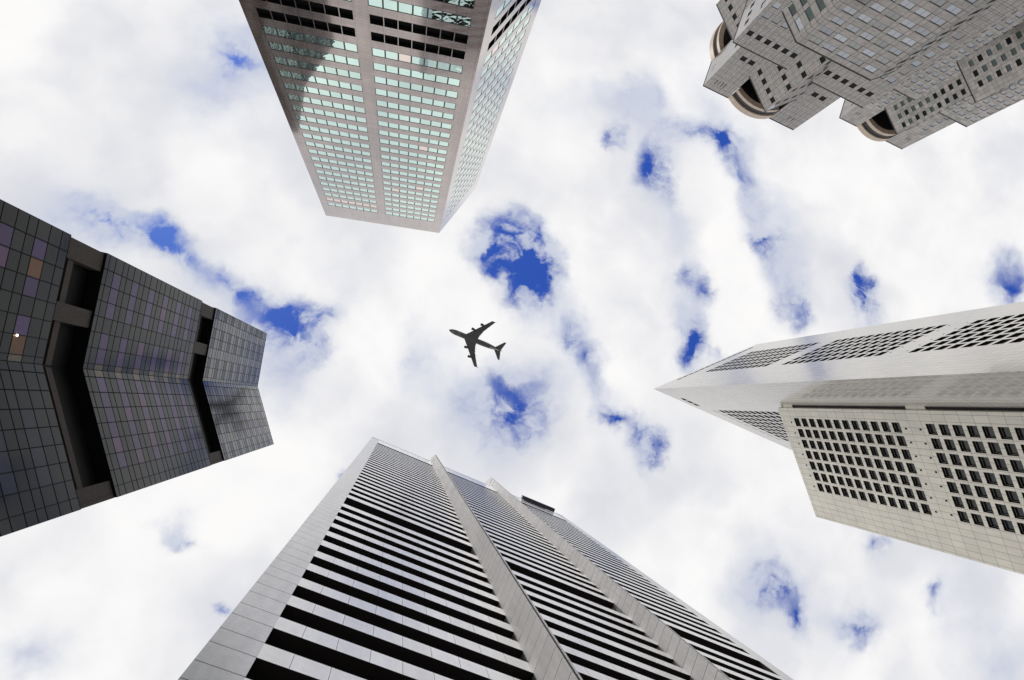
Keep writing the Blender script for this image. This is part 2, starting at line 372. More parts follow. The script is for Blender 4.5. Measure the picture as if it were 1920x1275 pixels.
# ================================================================== B: white and black banded tower (bottom)
def tower_banded():
    P = (-8.32, 12.119); d = Vector((.91581381, .40160312, 0)).normalized()
    H = 201.0
    F = Face(P, d)
    org = F.at(34, GROUND, -12)
    root = empty('office_tower', org, 'silver tower striped with black window bands and two tall fins up its face', 'building')
    alu = mat('silver_panel', (0.86, 0.86, 0.88), 0.38, metal=0.4, spec=0.8, coat=.9, coat_r=.16, lines=[('u', 2.07, 1.08, 0.045, 0.75)], var=0.05, dirt=0.10, fine=.05, wave=.015)
    pier = mat('silver_pier_panel', (0.50, 0.50, 0.52), 0.2, metal=0.85, spec=0.6,
               lines=[('z', 3.944, 32.7, 0.08, 0.8), ('z', 3.944, 34.5, 0.08, 0.8)], dirt=0.12, fine=.06, wave=.02)
    finm = mat('fin_panel', (0.71, 0.70, 0.705), 0.5, metal=0.0, spec=0.4,
               lines=[('z', 3.944, 32.7, 0.08, 0.8), ('z', 3.944, 34.5, 0.08, 0.8)], var=.05, dirt=0.14, fine=.06)
    dark = mat('band_soffit', (0.028, 0.025, 0.025), 0.6, spec=.1)
    glass = mat('black_glass', (0.02, 0.019, 0.019), 0.1, spec=.45, objvar=.3)
    bays = [(1.45, 19.79), (24.3, 41.97), (46.4, 66.3)]
    rows = []
    z = 76.09
    while z > 12: rows.append((z - 2.2, z)); z -= 3.944
    rows.append((77.98, 82.9))
    for k in range(25): rows.append((85.03 + 3.955 * k, 87.17 + 3.955 * k))
    rows.append((183.9, 187.7))
    ops = []; sp = []
    for i, (a, b) in enumerate(bays):
        for (c, e) in rows:
            top = e
            ops.append((a, b, c, top))
            sp.append((F, (a + b) / 2, (c + top) / 2, b - a, top - c, 0.95, dict(fr=.05, proud=.06, bars=int((b - a) / 2.07)), [glass, dark]))
    mb = MB(org)
    facade(mb, F, 1.45, 66.3, GROUND, H, ops, 0.96)
    mb.build('spandrel_wall', [alu, dark], root)
    for (a, b) in ((-1.0, 1.446), (66.304, 69.6)):
        pb = MB(org); pb.box(F.at(a, GROUND, 0.0), F.d * (b - a), -F.out * 3, (0, 0, H - GROUND + .002), 1)
        pb.face([F.at(a, GROUND, .003), F.at(b, GROUND, .003), F.at(b, H, .003), F.at(a, H, .003)], 0, [(a, GROUND), (b, GROUND), (b, H), (a, H)])
        pb.build('corner_pier', [pier, finm], root)
    body = MB(org)
    c = [F.at(-.98, 0, -1.2), F.at(69.58, 0, -1.2), F.at(60, 0, -30), F.at(6, 0, -30)]
    body.prism([(p.x, p.y) for p in c], GROUND, H - .6, 0, bottom=False); body.build('core_wall', pier, root)
    cop = MB(org)
    cop.box(F.at(-1.05, H, .06), F.d * 70.7, -F.out * 1.4, (0, 0, .35)); cop.build('roof_coping', alu, root)
    place_windows(sp, root, org, 100, 'window')
    hole_m = dark
    for (u, dep, zt, drop, th) in ((19.79, 2.85, 207.5, 12.0, .62), (41.97, 2.35, 212.5, 5.5, .62)):
        fb = MB(org)
        # fin plate with a sloped head and a groove down its nose
        nose = dep; zt0 = zt; zt1 = zt - 1.5
        def pl(u0, u1, w0, w1, mi):
            A = [F.at(u0, GROUND, w0), F.at(u1, GROUND, w0), F.at(u1, GROUND, w1), F.at(u0, GROUND, w1)]
            k = lambda w: zt0 if w < 0 else zt0 - drop * w / nose
            B = [F.at(u0, k(w0), w0), F.at(u1, k(w0), w0), F.at(u1, k(w1), w1), F.at(u0, k(w1), w1)]
            zz = [GROUND] * 4
            for i in range(4):
                j = (i + 1) % 4; L = (A[j] - A[i]).length
                fb.face([A[i], A[j], B[j], B[i]], mi, [(0, GROUND), (L, GROUND), (L, B[j].z), (0, B[i].z)])
            fb.face(B, mi)
        pl(u, u + th, -3, 0, 0); pl(u, u + th * .9995, 0, nose - .9, 0)
        pl(u, u + th * .999, nose - .9, nose - .12, 0)
        pl(u + .001, u + .16, nose - .12, nose, 0)
        pl(u + .46, u + th - .001, nose - .12, nose, 0)
        pl(u + .16, u + .46, nose - .12, nose - .06, 1)
        fo = fb.build('fin', [finm, dark], root)
        vb = MB(org)                                   # small square holes near the head
        for (w, z) in ((.7, zt - drop - 4), (1.5, zt - drop - 3.7)):
            vb.box(F.at(u - .03, z, w), F.out * .42, F.d * .06, (0, 0, 1.1))
        for (w, z) in ((.6, zt - drop - 9), (1.5, zt - drop - 8.7)):
            vb.box(F.at(u - .03, z, w), F.out * .25, F.d * .06, (0, 0, .7))
        vo = vb.build('hole', dark, fo)
tower_banded()

def cradle():
    P = (-8.32, 12.119); d = Vector((.91581381, .40160312, 0)).normalized(); F = Face(P, d)
    org = F.at(59.5, 201.4, 0)
    root = empty('maintenance_cradle', org, 'dark blue grey maintenance cradle hanging over the roof edge beside the second fin', 'cradle')
    m1 = mat('cradle_dark', (0.05, 0.055, 0.075), 0.5); m2 = mat('cradle_blue', (0.30, 0.34, 0.44), 0.4, metal=.3)
    a = MB(org); a.box(F.at(53.2, 199.0, 1.3), F.d * 12.2, -F.out * 1.2, (0, 0, .4), 0)
    a.box(F.at(53.2, 199.4, 1.3), F.d * 12.2, -F.out * .1, (0, 0, 1.5), 0)
    a.box(F.at(53.2, 199.4, 1.19), F.d * .1, -F.out * 1.0, (0, 0, 1.5), 1); a.box(F.at(65.3, 199.4, 1.19), F.d * .1, -F.out * 1.0, (0, 0, 1.5), 1)
    a.build('platform', [m1, m2], root)
    b = MB(org); b.box(F.at(54.6, 201.6, 1.1), F.d * 8.2, -F.out * 1.6, (0, 0, 1.8), 0); b.build('hoist_housing', m2, root)
    for u in (55.2, 62.0):
        c = MB(org); c.box(F.at(u, 203.42, .8), F.d * .35, -F.out * 5, (0, 0, .35), 0)
        c.build('roof_arm', m1, root)
cradle()

# ================================================================== C: dark folded glass tower (left)
def tower_dark():
    A = (-42.943, -22.214); K = (-45.194, -5.104); B = (-39.754, 13.297)
    H = 200.0
    Fa = Face(K, (A[0] - K[0], A[1] - K[1])); Fb = Face(K, (B[0] - K[0], B[1] - K[1]))
    LA = poly_len(K, A); LB = poly_len(K, B)
    org = Vector((-62, -4, GROUND))
    root = empty('office_tower', org, 'dark glass tower folded inwards with violet panels and two open plant floors', 'building')
    back = [(-75, 16), (-80, -30)]
    bar = mat('black_mullion', (0.008, 0.009, 0.010), 0.7, spec=.08)
    wall = mat('plant_floor_stone', (0.07, 0.06, 0.052), 0.7, fine=.15, spec=.2)
    lou = mat('plant_floor_louvre', (0.008, 0.008, 0.008), 0.6, spec=.2, lines=[('z', .5, 0, .12, .6)])
    def gl(name, c, r=.09): return mat(name, c, r, spec=.5, ior=1.24, objvar=.22, wave=.012, fine=.1)
    teal = gl('slate_glass', (0.011, 0.015, 0.017)); grey = gl('smoke_glass', (0.018, 0.021, 0.019))
    vio = gl('violet_glass', (0.085, 0.055, 0.15)); vio2 = gl('mauve_glass', (0.13, 0.07, 0.15))
    sil = mat('silver_blue_glass', (0.03, 0.037, 0.042), .08, spec=.5, ior=1.52, objvar=.25, wave=.012); sil2 = mat('silver_tan_glass', (0.10, 0.09, 0.072), .08, spec=.5, ior=1.52, objvar=.25, wave=.012)
    tan = gl('tan_glass', (0.15, 0.125, 0.095)); oran = gl('amber_glass', (0.16, 0.075, 0.035)); navy = gl('navy_glass', (0.03, 0.032, 0.055))
    frame = bar
    tiers = [(30.0, 85.0), (94.65, 137.2), (147.0, 200.0)]
    cols = {'a': [(0.0, .85), (.85, 3.2), (3.2, 5.55), (5.55, 7.9), (7.9, 10.25), (10.25, 12.6), (12.6, 14.95), (14.95, LA)],
            'b': [(0.0, 1.15), (1.15, 3.5), (3.5, 5.85), (5.85, 8.2), (8.2, 10.55), (10.55, 12.9), (12.9, 15.25), (15.25, 17.6), (17.6, LB)]}
    specs = []
    for ti, (z0, z1) in enumerate(tiers):
        zs = [z0]; kinds = []
        pat = [(1.15, 0), (1.95, 1), (2.6, 2), (1.65, 0), (2.2, 1), (2.45, 2), (1.85, 0), (2.2, 1), (2.6, 2)]
        if ti == 0: pat = [(1.9, 0), (2.5, 1), (2.6, 2), (1.75, 0), (2.1, 1), (2.5, 2), (1.85, 0), (2.2, 1), (2.5, 2)]
        k = 0
        while zs[-1] < z1 - .01:
            hgt, kd = pat[k] if k < 3 else pat[3 + (k - 3) % 6]
            nz = min(zs[-1] + hgt, z1)
            if z1 - nz < .7: nz = z1
            zs.append(nz); kinds.append(kd); k += 1
        if ti == 0: 
            zs = [85.0 - (z - 30.0) for z in zs]; zs.reverse(); kinds.reverse()
        mb = MB(org)
        for key, F in (('a', Fa), ('b', Fb)):
            for i in range(len(kinds)):
                a0, a1 = zs[i], zs[i + 1]
                fl = i // 3
                for ci, (u0, u1) in enumerate(cols[key]):
                    kd = kinds[i]; r = random.random()
                    m = teal if (i + ci) % 3 else grey
                    if ti == 2:
                        m = (sil, teal, sil)[kd] if ci % 3 else sil
                        if kd == 2 and key == 'a' and 0 < ci < 7 and ci != 4: m = sil2 if r < .8 else sil
                        if kd == 2 and key == 'b' and 0 < ci < 7 and r < .7: m = vio if r < .2 else navy
                    elif ti == 1:
                        if kd == 2:
                            if key == 'b' and 1 <= ci <= 6: m = vio2 if r < .35 else vio
                            if key == 'b' and ci == 0: m = tan
                            if key == 'a' and ci in (1, 2, 4, 5, 6): m = vio if r < .75 else vio2
                            if ci == 0 and key == 'a': m = tan
                    elif kd == 2:
                        zc_ = (a0 + a1) / 2; fl = 0 if zc_ > 76 else (1 if zc_ > 70 else 2)
                        if key == 'b': m = navy if 3 <= ci <= 6 else m
                        elif fl == 0: m = {0: tan, 1: oran, 2: vio, 4: vio, 5: oran, 6: vio}.get(ci, m)
                        elif fl == 1: m = {5: vio2, 6: vio, 2: navy}.get(ci, m)
                        else: m = vio if r < .3 else m
                    specs.append((F, (u0 + u1) / 2, (a0 + a1) / 2, u1 - u0, a1 - a0, 0.02, dict(fr=.045, proud=.03), [m, frame]))
        # glazing frame: strong vertical bars and a slab edge behind the panes
        for key, F in (('a', Fa), ('b', Fb)):
            for (u0, u1) in cols[key][1:]:
                mb.box(F.at(u0 - .045, z0, .06), F.d * .09, -F.out * .1, (0, 0, z1 - z0), 0)
        pl = [B, K, A, (A[0] - 3, A[1] + .6), (B[0] - 3, B[1] - .6)]
        off = .06
        pl2 = [(B[0] - off, B[1]), (K[0] - off, K[1]), (A[0] - off, A[1]), back[1], back[0]]
        mb.prism(pl2, z0 if ti else GROUND, z1, 0)
        mb.build('curtain_wall', [bar], root)
    # the two open plant floors
    for (z0, z1) in ((85.0, 94.65), (137.2, 147.0)):
        cb = MB(org)
        inn = lambda F, u, z, w: F.at(u, z, w)
        kin = Vector((K[0] - 2.0, K[1], 0)); 
        p = [(B[0] - 2.2, B[1] - .5), (K[0] - 2.1, K[1]), (A[0] - 2.2, A[1] + .5), (back[1][0], back[1][1] + 1), (back[0][0], back[0][1] - 1)]
        cb.prism(p, z0 + .01, z1 - .01, 0); cb.build('louvre_wall', lou, root)
        for (F, L, pos) in ((Fa, LA, [(5.9, 8.4), (LA - 2.9, LA - .15)]), (Fb, LB, [(LB - 2.6, LB - .05)])):
            for (u0, u1) in pos:
                pb = MB(org); pb.box(F.at(u0, z0 + .01, -.35), F.d * (u1 - u0), -F.out * 1.5, (0, 0, z1 - z0 - .02)); pb.build('pier', wall, root)
            rb = MB(org); rb.box(F.at(0.0, z0 + 1.9, -.75), F.d * (L - .4), -F.out * .9, (0, 0, 1.35)); rb.build('beam', wall, root)
        for Pt, bk, sg in ((A, back[1], 1), (B, back[0], -1)):
            eb = MB(org)
            dv = Vector((bk[0] - Pt[0], bk[1] - Pt[1], 0)).normalized(); nv = Vector((dv.y, -dv.x, 0)) * (-1 if sg > 0 else 1)
            if nv.y * sg < 0: nv = -nv
            eb.box(Vector((Pt[0], Pt[1], z0 + .01)) + dv * (1.3 if sg > 0 else .4) + nv * (.35 if sg > 0 else .04), dv * 14, nv * .5, (0, 0, z1 - z0 - .02))
            eb.build('end_wall', wall, root)
    place_windows(specs, root, org, 100, 'glass_panel')
    lm = bpy.data.materials.new('lit_lamp'); lm.use_nodes = True
    pb_ = lm.node_tree.nodes['Principled BSDF']; pb_.inputs['Emission Color'].default_value = (1, .85, .55, 1); pb_.inputs['Emission Strength'].default_value = 6
    lb = MB(org); lb.box(Fa.at(3.0, 78.4, .09), Fa.d * .22, Fa.out * .1, (0, 0, .22)); lb.build('lamp', lm, root)
    r = MB(org); 
    for F, L in ((Fa, LA), (Fb, LB)): r.box(F.at(.02, H + .003, .02), F.d * (L - .02), -F.out * .6, (0, 0, .3))
    r.build('roof_coping', bar, root)
tower_dark()

# ================================================================== D: cream triangular tower with a lower block (right)
def tower_cream():
    T = Vector((125.623, -4.97, 0)); E1 = Vector((184.9, -28.2, 0)); H = 280.0
    d1 = (E1 - T).normalized(); L1 = (E1 - T).length
    d2 = Vector((.91965, .39275, 0)).normalized(); L2 = L1 * 1.40
    F1 = Face(T, d1); F2 = Face(T, d2)
    org = Vector((165, 0, GROUND))
    root = empty('office_tower', org, 'cream panelled tower ending in a sharp corner with a lower windowed block in front', 'building')
    J = [('u', 2.1, 1.0, .15, .42), ('z', 2.04, .4, .13, .36)]
    cream = mat('cream_panel', (0.62, 0.585, 0.53), 0.16, spec=0.75, coat=.35, coat_r=.04, lines=J, var=.045, dirt=.10, hue=(0.61, .59, .54), wave=.012)
    J3 = [('u', 2.11, 1.02, .13, .55), ('z', 4.07, .92, .13, .55)]
    cream3 = mat('ivory_panel', (0.78, 0.735, 0.63), 0.3, spec=0.5, coat=.2, coat_r=.1, lines=J3, var=.05, dirt=.12, hue=(0.73, .71, .61), wave=.01)
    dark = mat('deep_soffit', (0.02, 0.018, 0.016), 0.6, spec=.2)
    glass = mat('dark_window_glass', (0.016, 0.018, 0.018), 0.05, spec=.5, objvar=.3, wave=.03)
    frame = mat('ivory_frame', (0.5, 0.48, 0.44), 0.4)
    ops1 = []; ops2 = []; sp = []; hp = []
    groups = [262.9, 204.6, 146.3, 88.0]
    for top in groups:
        for k in range(12):
            z = top - 4.13 * k
            for i in range(6):
                u = 20.9 + 4.75 * i; o = (u, u + 3.7, z - 2.9, z); ops1.append(o); sp.append((F1, u + 1.85, z - 1.45, 3.7, 2.9, .8, dict(fr=.12, proud=.05, sill=.7), [glass, frame]))
            for i in range(9):
                u = 27.6 + 4.46 * i; o = (u, u + 3.5, z - 2.9, z); ops2.append(o); sp.append((F2, u + 1.75, z - 1.45, 3.5, 2.9, .8, dict(fr=.12, proud=.05, sill=.7), [glass, frame], i < 9 and z > 205))
        for i in range(6):
            for zz in (top + 2.4, top - 12 * 4.13 - .3):
                u = 20.9 + 4.75 * i + 1.8; o = (u, u + .6, zz - .6, zz); ops1.append(o)
        for i in range(9):
            u = 27.6 + 4.46 * i + 1.7; ops2.append((u, u + .6, top + 1.8, top + 2.4))
    slots = [(12 + 3.3 * i, 12 + 3.3 * i + 2.9, 274.6, 276.6) for i in range(14)]
    ops1 += slots
    ops2 += [(12.6 + 3.4 * i, 15.4 + 3.4 * i, 271.0, 274.2) for i in range(3)] + [(27.6 + 4.46 * i, 31.2 + 4.46 * i, 267.3, 268.0) for i in range(9)]
    mb = MB(org)
    facade(mb, F1, 0, L1, GROUND, H, ops1, .82); facade(mb, F2, 0, L2, GROUND, H, ops2, .82)
    e1 = F1.at(L1, 0); e2 = F2.at(L2, 0)
    mb.prism([(T.x, T.y), (e1.x, e1.y), (e2.x, e2.y)], GROUND, H, 0, skip=(0, 2), bottom=False)
    # dark backing behind the small openings
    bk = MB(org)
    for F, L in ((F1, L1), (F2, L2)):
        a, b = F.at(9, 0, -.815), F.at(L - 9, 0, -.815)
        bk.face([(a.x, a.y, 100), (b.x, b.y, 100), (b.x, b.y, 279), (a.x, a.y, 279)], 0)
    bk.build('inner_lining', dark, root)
    mb.build('wall', [cream, dark], root)
    # lower block
    C3 = Vector((143.5, 4.063, 0)); D3 = Vector((157.356, 45.827, 0)); H3 = 206.0
    F3 = Face(C3, D3 - C3); L3 = (D3 - C3).length
    ops3 = []; sp3 = []
    for gi, top in enumerate((198.5, 142.0, 86.0)):
        for k in range(12):
            z = top - 4.07 * k
            for i in range(7):
                u = 3.86 + 4.23 * i; ops3.append((u, u + 3.18, z - 2.85, z)); sp3.append((F3, u + 1.59, z - 1.425, 3.18, 2.85, .85, dict(fr=.1, proud=.05, sill=.62), [glass, frame]))
        for i in range(7):
            for zz in (top + 2.6, top - 12 * 4.07 - .15):
                u = 3.86 + 4.23 * i + 1.55; ops3.append((u, u + .55, zz - .75, zz))
    m3 = MB(org); facade(m3, F3, 0, L3, GROUND, H3, ops3, .87)
    q = [F3.at(0, 0), F3.at(L3, 0), F3.at(L3, 0, -32), F3.at(0, 0, -32)]
    m3.prism([(p.x, p.y) for p in q], GROUND, H3, 0, skip=(0,), bottom=False)
    m3.build('lower_block', [cream3, dark], root)
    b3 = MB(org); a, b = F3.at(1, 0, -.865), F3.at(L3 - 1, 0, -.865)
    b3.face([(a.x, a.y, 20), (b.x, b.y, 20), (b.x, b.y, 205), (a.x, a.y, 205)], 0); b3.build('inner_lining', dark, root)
    # link between both volumes: dark glazing with light slabs
    lk = MB(org); lk.box(F3.at(-3.2, GROUND, -1.0), F3.d * 3.19, -F3.out * 6, (0, 0, 203 - GROUND), 0)
    lk.build('link_glazing', dark, root)
    ls = MB(org)
    for (za, zb) in ((198, 203.2), (141, 147.5), (84, 91)): ls.box(F3.at(-3.0, za, -.7), F3.d * 2.99, -F3.out * .28, (0, 0, zb - za))
    ls.build('link_panel', cream3, root)
    place_windows(sp + sp3, root, org, 100, 'window')
tower_cream()

# ================================================================== E: twin stepped towers (top right)
DE = Vector((.9318, .3630, 0)).normalized(); NE = Vector((-DE.y, DE.x, 0))   # NE points to the square, DE to the right
def star_tower(cd, cn, H, halfs, win, label, name_mats, ringz, twin):
    cen = DE * cd + NE * cn
    org = Vector((cen.x, cen.y, GROUND))
    root = empty('stepped_tower', org, label, 'building', None)
    stone, dark, cop, glassl = name_mats
    def side(ang, apo):
        a = math.radians(ang); out = NE * math.cos(a) + DE * math.sin(a); d = DE * math.cos(a) - NE * math.sin(a)
        return Face(cen + out * apo, d, out)
    specs = []
    blocks = []
    def block(angs, apo, half, z1, z0, wins, nm, gaps=()):
        """angs = visible side angles; full polygon by n sides"""
        n = 4 if len(angs) == 0 or half > apo * .8 else 8
        step = 360 // n
        base = angs[0]
        mb = MB(org)
        poly = []
        for k in range(n):
            F = side(base + step * k, apo)
            ang = (base + step * k + 180) % 360 - 180
            ops = []
            if ang in angs:
                for (u, w, zz, h, kw, mm) in wins(ang, half):
                    ops.append((u, u + w, zz, zz + h)); specs.append((F, u + w / 2, zz + h / 2, w, h, .22, kw, mm))
            facade(mb, F, -half, half, z0, z1, ops, .24)
            poly.append(F.at(-half, 0)); 
        mb.face([(p.x, p.y, z1) for p in poly], 0, [(p.x, p.y) for p in poly])
        o = mb.build(nm, [stone, dark], root)
        # coping: dark line and slim rail
        cb = MB(org)
        for k in range(n):
            F = side(base + step * k, apo)
            cb.box(F.at(-half - .1, z1 + .01, .16), F.d * (2 * half + .2), -F.out * .5, (0, 0, .55))
        cb.build('coping', cop, o)
        return o
    return root, org, cen, side, block, specs

def build_twins():
    def stone(nm, pu, ou, ww, pz, oz, hh, extra=()):
        # joints run along both edges of every window column and row
        return mat(nm, (0.31, 0.315, 0.29), 0.13, metal=.3, spec=.7, coat=.4, coat_r=.04,
                   lines=[('u', pu / 4, ou, .0, 0), ('z', pz / 4, oz, .14, .22), ('u', pu, ou, .28, .5), ('u', pu, ou + ww, .28, .5),
                          ('z', pz, oz, .24, .45), ('z', pz, oz + hh, .24, .45), ('u', pu, ou + ww / 2, .12, .25)],
                   var=.13, hue=(0.37, .32, .30), dirt=.12, wave=.012)
    st_p = stone('granite_upper', 4.6, -24.7, 2.9, 4.03, 248.5 % 4.03, 3.2); st_2 = stone('granite_turned', 5.13, -29.55, 2.6, 4.0, 249.7 % 4.0, 2.9)
    st_3 = stone('granite_square', 4.63, -34.35, 2.55, 4.1, 224.7 % 4.1, 3.1); st_5 = stone('granite_base', 6.87, -15.75, 4.9, 3.2, 202.3 % 3.2, 2.95)
    J2 = [('u', 2.0, .1, .24, .34), ('z', 2.25, .2, .22, .32)]
    stone2 = mat('warm_grey_granite', (0.34, 0.34, 0.31), 0.16, metal=.25, spec=.7, coat=.35, coat_r=.05, lines=J2, var=.20, hue=(0.43, .38, .35), dirt=.14, wave=.03)
    dark = mat('window_reveal', (0.03, 0.028, 0.025), 0.6)
    cop = mat('black_coping', (0.012, 0.011, 0.011), 0.4)
    black = mat('open_dark_window', (0.010, 0.010, 0.012), 0.3, spec=.1, objvar=.3)
    mirror = mat('grey_mirror_window', (0.33, 0.345, 0.37), 0.05, metal=.9, objvar=.22, wave=.03)
    teal = mat('teal_window', (0.035, 0.075, 0.07), 0.08, spec=.6, objvar=.3, wave=.05)
    pale = mat('pale_panel_window', (0.30, 0.31, 0.31), 0.12, spec=.8, coat=.5, objvar=.15)
    ringm = mat('cream_ring', (0.62, 0.50, 0.40), 0.4, lines=[('u', 4.2, 0, .12, .5)], dirt=.1)
    ringd = mat('dark_ring_louvre', (0.045, 0.042, 0.045), 0.5, lines=[('u', .8, 0, .12, .5)])
    kw = dict(fr=.09, proud=.03)

    def add_ring(org, root, side, half, rec, bulge, H, bands, ang, zdrum, drumw):
        # curved crown bridging the recess on one side
        F = side(ang, half)
        R = (rec * rec + bulge * bulge) / (2 * bulge)
        th = math.asin(min(1, rec / R)); nseg = 28
        def arc(r, off=0.0): return [(math.sin(-th + 2 * th * i / nseg) * r, math.cos(-th + 2 * th * i / nseg) * r - (R - bulge) + off) for i in range(nseg + 1)]
        for (za, zb, rin, m, nm) in bands:
            mb = MB(org); o_ = arc(R - rin); i_ = arc(R - 3.2)
            for k in range(nseg):
                a, b = o_[k], o_[k + 1]; c, e = i_[k], i_[k + 1]; ua = k * 2 * th * R / nseg; ub = (k + 1) * 2 * th * R / nseg
                pt = lambda q, z: F.at(q[0], z, q[1] + .02)
                mb.face([pt(a, za), pt(b, za), pt(b, zb), pt(a, zb)], 0, [(ua, za), (ub, za), (ub, zb), (ua, zb)])
                mb.face([pt(a, za), pt(b, za), pt(e, za), pt(c, za)], 0, [(ua, 0), (ub, 0), (ub, 2), (ua, 2)])
                mb.face([pt(a, zb), pt(b, zb), pt(e, zb), pt(c, zb)], 0, [(ua, 0), (ub, 0), (ub, 2), (ua, 2)])
                mb.face([pt(c, za), pt(e, za), pt(e, zb), pt(c, zb)], 0, [(ua, za), (ub, za), (ub, zb), (ua, zb)])
            mb.build(nm, m, root)
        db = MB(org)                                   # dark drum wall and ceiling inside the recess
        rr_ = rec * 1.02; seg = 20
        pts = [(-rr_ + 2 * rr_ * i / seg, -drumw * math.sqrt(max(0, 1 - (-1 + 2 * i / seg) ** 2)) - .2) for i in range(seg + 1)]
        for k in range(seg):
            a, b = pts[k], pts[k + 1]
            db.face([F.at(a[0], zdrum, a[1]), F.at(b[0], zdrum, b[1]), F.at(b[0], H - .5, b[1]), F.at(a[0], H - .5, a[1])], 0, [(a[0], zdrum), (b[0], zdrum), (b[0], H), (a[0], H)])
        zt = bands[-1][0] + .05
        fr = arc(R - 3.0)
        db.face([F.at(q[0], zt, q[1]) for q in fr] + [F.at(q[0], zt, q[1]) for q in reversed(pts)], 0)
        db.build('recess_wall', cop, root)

    # ---- taller tower
    cen = DE * 117.0 + NE * -245.7; org = Vector((cen.x, cen.y, GROUND))
    root = empty('stepped_tower', org, 'tall stepped grey granite tower with wide mirror windows, nearer the top edge of the photo', 'building')
    specs = []
    def side_for(cen):
        def side(ang, apo):
            a = math.radians(ang); out = NE * math.cos(a) + DE * math.sin(a); d = DE * math.cos(a) - NE * math.sin(a)
            return Face(cen + out * apo, d, out)
        return side
    def tier(cen, org, root, specs, n, base, apo, half, z0, z1, wins, stone, nm, recess=0, vis=(-180, 180)):
        side = side_for(cen); mb = MB(org); poly = []
        for k in range(n):
            ang = (base + 360 // n * k + 180) % 360 - 180
            F = side(ang, apo); ops = []
            if vis[0] <= ang <= vis[1]:
                for (u, w, zz, h, kw_, mm) in wins(ang, half):
                    if zz < z0 + 1 or zz + h > z1 - 1 or u < -half + .5 or u + w > half - .5: continue
                    ops.append((u, u + w, zz, zz + h)); specs.append((F, u + w / 2, zz + h / 2, w, h, .2, kw_, mm))
            if recess and ang in (0, -90):
                facade(mb, F, -half, -recess, z0, z1, [o for o in ops if o[1] < -recess - .3], .22)
                facade(mb, F, recess, half, z0, z1, [o for o in ops if o[0] > recess + .3], .22)
                facade(mb, F, -recess, recess, z0, recess_z[0], [], .22)
            else: facade(mb, F, -half, half, z0, z1, ops, .22)
            poly.append(F.at(-half, 0) if True else None)
        if not recess: mb.face([(p.x, p.y, z1) for p in poly], 0, [(p.x, p.y) for p in poly])
        o = mb.build(nm, [stone, dark], root)
        cb = MB(org)
        for k in range(n):
            ang = (base + 360 // n * k + 180) % 360 - 180
            F = side(ang, apo)
            runs = ((-half, -recess), (recess, half)) if (recess and ang in (0, -90)) else ((-half, half),)
            for (a, b) in runs: cb.box(F.at(a, z1 + .01, .14), F.d * (b - a), -F.out * .5, (0, 0, .5))
        cb.build('coping', cop, o)
        return o
    recess_z = [255.0]
    def w_p1(ang, half):
        r = []
        for zz in (248.5, 236.4):
            for u in (-24.7, -20.1, 17.2, 21.8): r.append((u, 2.9, zz, 3.2, kw, [black, dark]))
        for (u, w) in ((-25.2, .35), (-23.4, .35), (-21.6, .35), (-19.8, .35), (20.5, .35), (22.8, .35)): r.append((u, w, 271.3, 4.0, dict(fr=.05, proud=.02), [black, dark]))
        return r
    def w_s2(ang, half):
        r = []
        for zz in (249.7, 237.2, 226.3, 214.0, 202.0, 190.0, 178.0):
            for i in range(12): r.append((-29.95 + 5.13 * i + .4, 2.6, zz, 2.9, kw, [black, dark]))
        return r
    def w_s3(ang, half):
        r = []
        for zi, zz in enumerate((224.7, 212.3, 205.6, 199.2, 192.8, 186.4, 180.)):
            for i in range(16):
                u = -34.35 + 4.63 * i - (2.9 if i > 7 else 0) * 0
                r.append((u, 2.55 if zi == 0 else 3.0, zz, 3.1, kw, [black if zi == 0 else (mirror if (i * 3 + zi) % 4 else pale), dark]))
        return r
    def w_s5(ang, half):
        r = []
        for k in range(26):
            zz = 202.3 - 6.4 * k
            for i in range(5):
                u = -15.75 + 6.87 * i
                if u + 4.9 > half - .4: continue
                m = mirror if random.random() < .75 else pale
                if ang == -45: m = teal if random.random() < .5 else mirror
                if ang == 45: m = black
                r.append((u, 4.9, zz, 2.95, dict(fr=.08, proud=.03, bars=1), [m, dark]))
        return r
    tier(cen, org, root, specs, 4, 0, 28.9, 28.9, 200, 280, w_p1, st_p, 'upper_block', recess=13.2, vis=(-90, 0))
    tier(cen, org, root, specs, 4, 45, 30.5, 30.5, 150, 258.6, w_s2, st_2, 'turned_block', vis=(-135, 45))
    tier(cen, org, root, specs, 4, 0, 36.3, 36.3, 150, 235.1, w_s3, st_3, 'square_block', vis=(-90, 0))
    tier(cen, org, root, specs, 8, 0, 46.0, 19.05, GROUND, 208.7, w_s5, st_5, 'octagon_base', vis=(-90, 45))
    sd = side_for(cen)
    b1 = [(276.7, 280.3, 0, ringm, 'crown_ring'), (273.4, 276.7, .9, ringd, 'crown_louvre_ring'), (271.4, 273.4, .5, ringm, 'crown_ring')]
    for ang in (0, -90): add_ring(org, root, sd, 28.9, 13.2, 4.6, 280, b1, ang, 255, 11.0)
    cap = MB(org); pp = [sd(a, 28.9).at(0, 0) for a in (0,)]
    sq = [cen + (NE * x + DE * y) for x, y in ((17.5, 17.5), (-28, 17.5), (-28, -17.5), (17.5, -17.5))]
    cap.prism([(p.x, p.y) for p in sq], 255, 279.0, 0, bottom=False); cap.build('core_wall', cop, root)
    place_windows(specs, root, org, 100, 'window')

    # ---- shorter twin behind it
    cen2 = DE * 205.8 + NE * -276.8; org2 = Vector((cen2.x, cen2.y, GROUND))
    root2 = empty('stepped_tower', org2, 'stepped granite tower with many small square windows, behind and right of its taller twin', 'building')
    specs2 = []
    recess_z[0] = 274.0
